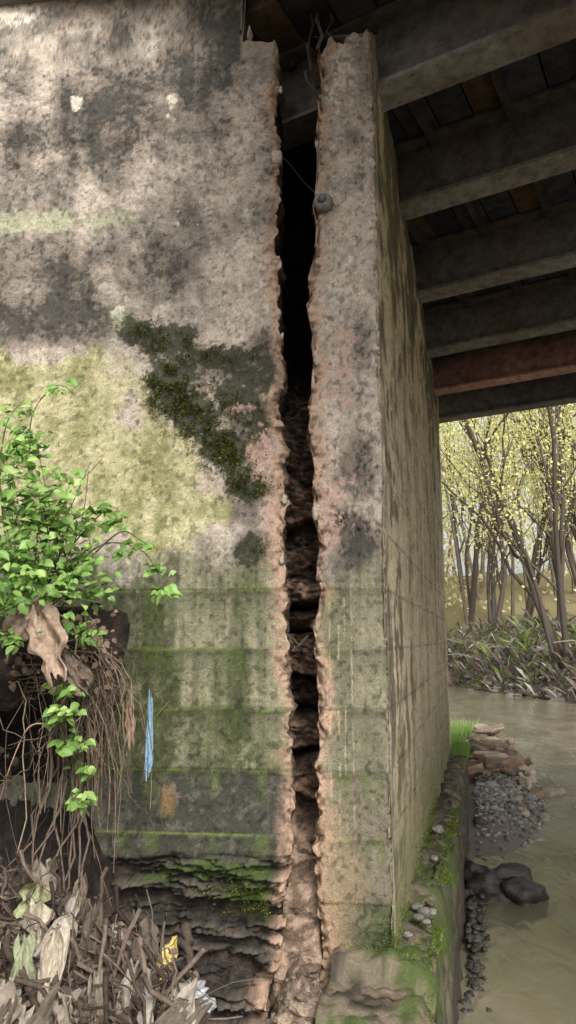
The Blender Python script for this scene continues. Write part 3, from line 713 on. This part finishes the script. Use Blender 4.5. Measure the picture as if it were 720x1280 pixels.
for _ in range(90):
    f=rnd.uniform(56,100);r=rnd.uniform(0,50);x,y=cf(r,f);h=hgt(r,f);a=rnd.gauss(0,1.8)
    dm.tube([(x,y,h-.5),(x+a*.4,y,h+6),(x+a,y,h+13),(x+a*1.6,y,h+19)],[.16,.12,.09,.03],(.32,.27,.22),5)
dm.obj("distant_trees",M_tleaf,False)
# ------------------------------------------------------------------ grass tuft at the wall end
gs=Acc()
for _ in range(350):
    t=rnd.gauss(6.9,.3);l=rnd.uniform(0,.25);x=sx*t+sy*l;y=sy*t-sx*l;a=rnd.uniform(0,6.28);L=rnd.uniform(.06,.18);w=.006
    gs.add([(x-w,y,1.0),(x+w,y,1.0),(x+math.cos(a)*L*.4,y+math.sin(a)*L*.4,1.0+L)],[(0,1,2)],(.16,.28,.05))
for _ in range(1500):
    f=rnd.gauss(17,1.2);r=.232*f+rnd.gauss(.0,.25);h=max(hgt(r,f),.1);x,y=cf(r,f);a=rnd.uniform(0,6.28);L=rnd.uniform(.2,.6);w=.014
    gs.add([(x-w,y,h),(x+w,y,h),(x+math.cos(a)*L*.5,y+math.sin(a)*L*.5,h+L)],[(0,1,2)],(.22,.34,.07))
gs.obj("grass",M_leaf,False)
# ------------------------------------------------------------------ left soil bank with overhang
pf=[(-2.9,.50),(-2.3,.66),(-1.7,.86),(-1.2,1.05),(-.8,1.22),(-.45,1.36),(-.16,1.5),(.0,1.75),(-.02,2.0),(-.28,2.18),(-.62,2.27),(-.78,2.42),(-.66,2.6),(-.35,2.74),(.06,2.80)]
pf=np.array(pf);ar_=np.concatenate([[0],np.cumsum(np.hypot(*np.diff(pf,axis=0).T))]);nu,nv=230,300
uu=np.linspace(0,ar_[-1],nv);py_=np.interp(uu,ar_,pf[:,0]);pz_=np.interp(uu,ar_,pf[:,1])
xs=np.linspace(-5,-.55,nu);X=xs[:,None]+np.zeros((nu,nv));Y=py_[None,:]+0*X;Z=pz_[None,:]+0*X
up=ss(1.5,1.9,Z)
fadeU=ss(-1.35,-1.85,X+(fbm(X,0*X,Z,3,3,501)-.5)*.3)
fadeL=ss(-1.22,-1.75,X+(fbm(X,Y,0*Z,2,3,502)-.5)*.5+Y*.12)
Y=Y*(1-up)+(Y*fadeU+.16*(1-fadeU))*up
Z=Z*up+(1-up)*(.12+(Z-.12)*fadeL)
n=fbm(X,Y,Z,4,5,503,.6);n2=fbm(X,Y,Z,14,4,504,.65)
Y=Y-(n-.5)*.34*(up*fadeU+(1-up)*.3)-(n2-.5)*.16*(up*fadeU+(1-up)*.6);Z=Z+(n-.5)*.22*(1-up)+(n2-.5)*.09
c=mix(np.zeros(X.shape+(3,))+np.array([.06,.044,.034]),[.020,.015,.012],ss(.4,.6,n2));c=mix(c,[.13,.095,.07],ss(.58,.7,n)*.5)
c=c*(1-.72*ss(1.35,1.6,Z)*ss(2.35,2.1,Z))[...,None]  # cavity below the overhang darkened in colour to stand in for shade
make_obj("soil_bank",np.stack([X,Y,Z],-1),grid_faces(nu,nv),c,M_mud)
ro=Acc()
for k in range(130):
    x=rnd.uniform(-2.5,-1.32) if k<60 else rnd.gauss(-1.5,.12);Yr=rnd.uniform(-.85,-.15);z=rnd.uniform(2.2,2.55) if x<-1.6 else rnd.uniform(2.15,2.45)
    L=rnd.uniform(.10,.45) if rnd.random()<.82 else rnd.uniform(.5,.95);n=9;pts=[(x,Yr+.15,z+.05)];a=rnd.gauss(0,.35);b=rnd.gauss(0,.1)
    cx,cyy=x,Yr
    for q in range(n):
        cx+=rnd.gauss(a*.05,.018);cyy+=rnd.gauss(b*.05-.004,.015);pts.append((cx,cyy,z-L*(q+1)/n+rnd.gauss(0,.012)))
    r=rnd.choice([.0014,.002,.003,.004]);v=rnd.uniform(.3,1.3);ro.tube(pts,[r*(1-.07*q) for q in range(n+1)],(.12*v,.088*v,.065*v),4)
for k in range(90):
    x=rnd.uniform(-1.85,-1.55);z=rnd.uniform(2.35,2.6);Yr=rnd.uniform(-.7,-.2);w=rnd.uniform(.12,.46);dr_=rnd.uniform(.3,.8);pts=[]
    for q in range(12):
        u=q/11;pts.append((x+w*(1-(1-u)**2)+rnd.gauss(0,.010),Yr-.05*u+rnd.gauss(0,.008),z+.05*math.sin(u*3)-dr_*u**2.2+rnd.gauss(0,.009)))
    v=rnd.uniform(.5,1.5);ro.tube(pts,rnd.choice([.0014,.0022,.0035]),(.17*v,.13*v,.092*v),4)
for k in range(10):
    p=[S(rnd.uniform(60,130),rnd.uniform(860,930),-.5)]
    for q in range(8):
        l=p[-1];p.append((l[0]+rnd.gauss(0.0,.04),l[1]-.04,l[2]-.10))
    ro.tube(p,[.009-.0007*q for q in range(9)],(.12,.09,.07),5)
ro.obj("hanging_roots",M_bark)
def rag(name,px,py,Y,w,h,c,seed,tilt=0,mat=M_cloth,amp=.04):
    a=Acc();p=S(px,py,Y);a.sheet(p,(math.cos(tilt),.25,math.sin(tilt)),(-math.sin(tilt),.1,math.cos(tilt)),w,h,amp,c,18,30,seed);return a.obj(name,mat)
rag("torn_cloth",60,805,-.95,.13,.34,(.30,.22,.165),3,.35,amp=.06)
rag("torn_cloth",30,775,-.95,.12,.2,(.18,.135,.10),5,-.6,amp=.05)
rag("torn_cloth",95,840,-.8,.10,.2,(.15,.115,.09),6,.6,amp=.05)
rag("blue_rag",187,918,-.4,.04,.34,(.22,.34,.44),9,.03,amp=.022)
rag("torn_cloth",163,905,-.45,.05,.22,(.26,.18,.13),11,.1)
rag("torn_cloth",120,800,-.6,.05,.26,(.24,.19,.145),14,.5)
# ------------------------------------------------------------------ shrub
sh=Acc();stm=Acc()
clusters=[(30,610,55,50,-.75,150),(60,650,50,40,-.7,150),(20,690,40,40,-.85,130),(95,700,38,30,-.65,95),(60,730,45,28,-.8,100),(25,560,32,28,-.7,65),(15,740,25,30,-.95,80),(110,650,24,20,-.55,40),(130,632,12,10,-.5,12),(145,655,14,10,-.5,14),(70,485,18,10,-.6,9),(15,515,22,14,-.65,18),(45,545,16,12,-.6,12),(175,680,16,8,-.5,12),(195,712,16,10,-.5,16),(205,738,16,9,-.5,18),(150,690,14,10,-.5,12),(120,740,24,20,-.6,35),(105,790,24,20,-.7,30),(88,860,20,12,-.75,24),(75,895,20,16,-.75,34),(95,930,22,16,-.7,30),(108,960,16,14,-.7,18),(100,1000,20,10,-.7,18),(15,795,20,14,-.95,26)]
for px,py,rx,ry,Yc,n in clusters:
    for _ in range(n):
        q=S(px+rnd.gauss(0,.5)*rx,py+rnd.gauss(0,.5)*ry,Yc+rnd.gauss(0,.13))
        a=rnd.uniform(0,6.28);d=Vector((math.cos(a),-.35+math.sin(a)*.5,rnd.uniform(-.7,.25)))
        nr=Vector((rnd.gauss(0,.35),-.55+rnd.gauss(0,.35),.8))
        L=rnd.uniform(.028,.068);k=rnd.random();c=(.19,.345,.075) if k<.55 else ((.31,.47,.14) if k<.82 else (.08,.165,.035))
        sh.leaf(q,d,nr,L,c)
        if rnd.random()<.5:
            for an in (-1.,1.):
                d2=Vector((d.x*math.cos(an)-d.y*math.sin(an),d.x*math.sin(an)+d.y*math.cos(an),d.z));sh.leaf(q,d2,nr,L*.8,c)
root=S(40,780,-.5)
def stem(pts,r=.005,c=(.12,.13,.06)):
    P_=[Vector(p) for p in pts];out=[]
    for i in range(len(P_)-1):
        p0=P_[max(i-1,0)];p1=P_[i];p2=P_[i+1];p3=P_[min(i+2,len(P_)-1)]
        for k in range(5):
            t=k/5;out.append(.5*((2*p1)+(-p0+p2)*t+(2*p0-5*p1+4*p2-p3)*t*t+(-p0+3*p1-3*p2+p3)*t**3))
    out.append(P_[-1]);m=len(out);stm.tube(out,[r*(1-.6*k/m) for k in range(m)],c,5)
stem([S(20,720,-.7),S(35,600,-.7),S(40,520,-.62),S(70,482,-.6),S(92,492,-.6)]);stem([S(10,700,-.8),S(0,600,-.7),S(8,530,-.65),S(30,500,-.62)])
stem([S(60,720,-.7),S(100,670,-.6),S(135,635,-.5),S(150,640,-.5)]);stem([S(80,720,-.6),S(130,680,-.5),S(180,690,-.5),S(205,735,-.5)])
stem([S(110,700,-.55),S(150,665,-.5),S(175,675,-.5),S(190,685,-.5)]);stem([S(60,760,-.8),S(95,790,-.75),S(85,860,-.75),S(75,910,-.74),S(100,960,-.7),S(98,1010,-.7)])
stem([S(60,905,-.75),S(35,910,-.78),S(12,960,-.8),S(0,1000,-.75)],.004,(.35,.22,.14));stem([S(30,780,-.8),S(60,700,-.75),S(50,620,-.7),S(20,560,-.7)])
for _ in range(40):
    a=S(rnd.uniform(0,110),rnd.uniform(620,760),-.7);b=S(rnd.uniform(0,130),rnd.uniform(560,780),-.75);stem([root,a,b],.004)
e=empty("bramble_bush");sh.obj("leaves",M_leaf,False,e);stm.obj("stems",M_bark,True,e)
# ------------------------------------------------------------------ debris heap
db=Acc()
def heapY(px,py):
    t=min(1,max(0,(1290-py)/230));return -1.75+1.25*t
def hp():
    px=rnd.uniform(-20,225);return px,rnd.uniform(1080+max(0,px-60)*.75,1290)
for k in range(190):
    px,py=hp();Y=heapY(px,py)-rnd.random()*.06;p=Vector(S(px,py,Y))
    L=rnd.uniform(.12,.5);a=rnd.gauss(-.7,.8);d=Vector((math.cos(a),rnd.gauss(-.2,.4),math.sin(a)*.8)).normalized()
    n=7;pts=[];q=p-d*L/2
    for i in range(n+1): pts.append(tuple(q));q=q+d*L/n+Vector((rnd.gauss(0,.014),rnd.gauss(0,.014),rnd.gauss(0,.014)))
    r=rnd.choice([.0015,.0025,.004,.006,.009]);v=rnd.uniform(.25,1.4);db.tube(pts,[r*(1-.08*i) for i in range(n+1)],(.12*v,.09*v,.07*v),6)
for px0,py0,px1,py1,r in [(60,1290,110,1130,.018),(100,1290,150,1180,.014),(0,1150,60,1290,.016),(130,1200,210,1290,.014),(228,1165,232,1210,.020)]:
    a=Vector(S(px0,py0,heapY(px0,py0)-.05));b=Vector(S(px1,py1,heapY(px1,py1)-.05));pts=[a.lerp(b,i/7)+Vector([rnd.gauss(0,.012) for _ in range(3)]) for i in range(8)];db.tube(pts,[r*(1-.06*i) for i in range(8)],(.085,.064,.048),8)
db.obj("driftwood",M_bark)
cl=Acc()
for k in range(40):
    px,py=hp();p=S(px,py,heapY(px,py)-.03-rnd.random()*.04);a=rnd.gauss(0,.9)
    c=rnd.choice([(.20,.17,.135),(.11,.09,.07),(.30,.27,.22),(.08,.065,.05),(.14,.11,.085),(.06,.048,.04)])
    cl.sheet(p,(math.cos(a),rnd.gauss(0,.4),math.sin(a)),(-math.sin(a),.5+rnd.random()*.5,math.cos(a)),rnd.uniform(.04,.11),rnd.uniform(.08,.24),.05,c,14,20,k+20)
cl.obj("rag_litter",M_cloth)
for i,(px,py,w,h,c,t) in enumerate([(48,1165,.10,.20,(.38,.34,.26),.3),(40,1128,.10,.12,(.28,.29,.16),-.3),(62,1235,.08,.30,(.37,.32,.25),.1),(28,1225,.07,.22,(.24,.26,.16),.2)]):
    a=Acc();p=S(px,py,heapY(px,py)-.12);a.sheet(p,(math.cos(t),.3,math.sin(t)),(-math.sin(t),.45,math.cos(t)),w,h,.06,c,20,32,60+i);a.obj("torn_cloth",M_cloth)
a=Acc();p=S(208,1200,-1.0);a.sheet(p,(.8,.3,-.5),(.3,.3,.9),.06,.15,.03,(.60,.46,.14),10,18,4);a.obj("yellow_wrapper",M_plastic)
for px,py,r,c in [(235,1245,.065,(.34,.35,.36)),(215,1275,.055,(.20,.21,.22)),(248,1262,.045,(.42,.42,.42)),(180,1262,.045,(.2,.18,.16)),(140,1275,.05,(.10,.11,.12)),(95,1270,.05,(.09,.09,.09))]:
    a=Acc();p=S(px,py,-1.3);a.rock(p,(r,r*.8,r*.6),c,rnd.randint(0,99),40,30,1.5);a.obj("plastic_bag",M_plastic)
lf=Acc()
for k in range(650):
    px,py=hp();p=S(px+rnd.gauss(0,15),py,heapY(px,py)-.01-rnd.random()*.06)
    v=rnd.uniform(.2,1.2);a=rnd.uniform(0,6.28)
    lf.leaf(p,(math.cos(a),math.sin(a)*.6,rnd.gauss(0,.4)),(rnd.gauss(0,.5),-.4,.8),rnd.uniform(.012,.038),(.13*v,.095*v,.068*v))
for k in range(120):
    px=rnd.uniform(0,150);py=rnd.uniform(760,860);p=S(px,py,-.85+rnd.random()*.2);v=rnd.uniform(.3,1.1);a=rnd.uniform(0,6.28)
    lf.leaf(p,(math.cos(a),-.3,math.sin(a)-.6),(0,-.8,.4),rnd.uniform(.02,.045),(.15*v,.11*v,.075*v))
lf.obj("dead_leaves",M_cloth,False)
# mud fan at the foot of the fissure
nu,nv=150,140
xs=np.linspace(-1.3,.1,nu)[:,None]+np.zeros((nu,nv));ys=np.linspace(-1.3,.12,nv)[None,:]+np.zeros((nu,nv))
xc=-.47-.05*np.sin(ys*3);ad=xs-xc
top=.40+.46*np.exp(-(np.abs(ad)/(.20+.14*ss(0,-.6,ys)))**3)+.14*np.exp(-(ad/.12)**2)*ss(-.30,.05,ys)-.10*ss(-.1,-1.0,ys)
n=fbm(xs,ys,0*xs,7,6,601,.72);n2=fbm(xs,ys,0*xs,26,4,602,.7);top=top+(n-.5)*.24+(n2-.5)*.07
c=mix(np.zeros(xs.shape+(3,))+np.array([.34,.255,.19]),[.14,.10,.075],ss(.4,.58,n2));c=mix(c,[.07,.055,.04],ss(.20,.36,np.abs(ad)+(n-.5)*.35))
make_obj("mud_mound",np.stack([xs,ys,top],-1),grid_faces(nu,nv),c,M_earth)
cr_=Acc()
for k in range(420):
    x=rnd.gauss(-.48,.14);y=rnd.uniform(-1.1,-.02);s=rnd.uniform(.004,.016) if rnd.random()<.86 else rnd.uniform(.02,.05);i=int(np.clip((x+1.3)/1.4*(nu-1),0,nu-1));j=int(np.clip((y+1.3)/1.42*(nv-1),0,nv-1))
    v=rnd.uniform(.4,1.1);cr_.rock((x,y,top[i,j]+s*.1),(s,s,s*.7),(.33*v,.25*v,.19*v),rnd.randint(0,50),8,6,.9)
cr_.obj("crumbled_concrete",M_earth,False)
# ------------------------------------------------------------------ light
w=bpy.data.worlds.new("World");scene.world=w;w.use_nodes=True;nt=w.node_tree
sk=nt.nodes.new('ShaderNodeTexSky');sk.sky_type='NISHITA';sk.sun_disc=False
el=math.radians(40)
sd=Vector((.42,-1.0,0)).normalized()
sk.sun_elevation=el;sk.sun_rotation=math.atan2(sd.x,sd.y);sk.dust_density=5;sk.air_density=1.0
hs=nt.nodes.new('ShaderNodeHueSaturation');hs.inputs['Saturation'].default_value=.3;hs.inputs['Value'].default_value=1.6
bg=nt.nodes['Background'];bg.inputs[1].default_value=.15;nt.links.new(sk.outputs[0],hs.inputs['Color']);nt.links.new(hs.outputs[0],bg.inputs[0])
ld=bpy.data.lights.new("sun",'SUN');ld.energy=2.8;ld.angle=math.radians(15);ld.color=(1,.96,.90);lo=bpy.data.objects.new("sun",ld);scene.collection.objects.link(lo)
dirv=Vector((sd.x*math.cos(el),sd.y*math.cos(el),math.sin(el)));lo.rotation_euler=dirv.to_track_quat('Z','Y').to_euler();lo.location=(0,-10,15)
scene.view_settings.view_transform='Standard';scene.view_settings.look='None';scene.view_settings.exposure=0
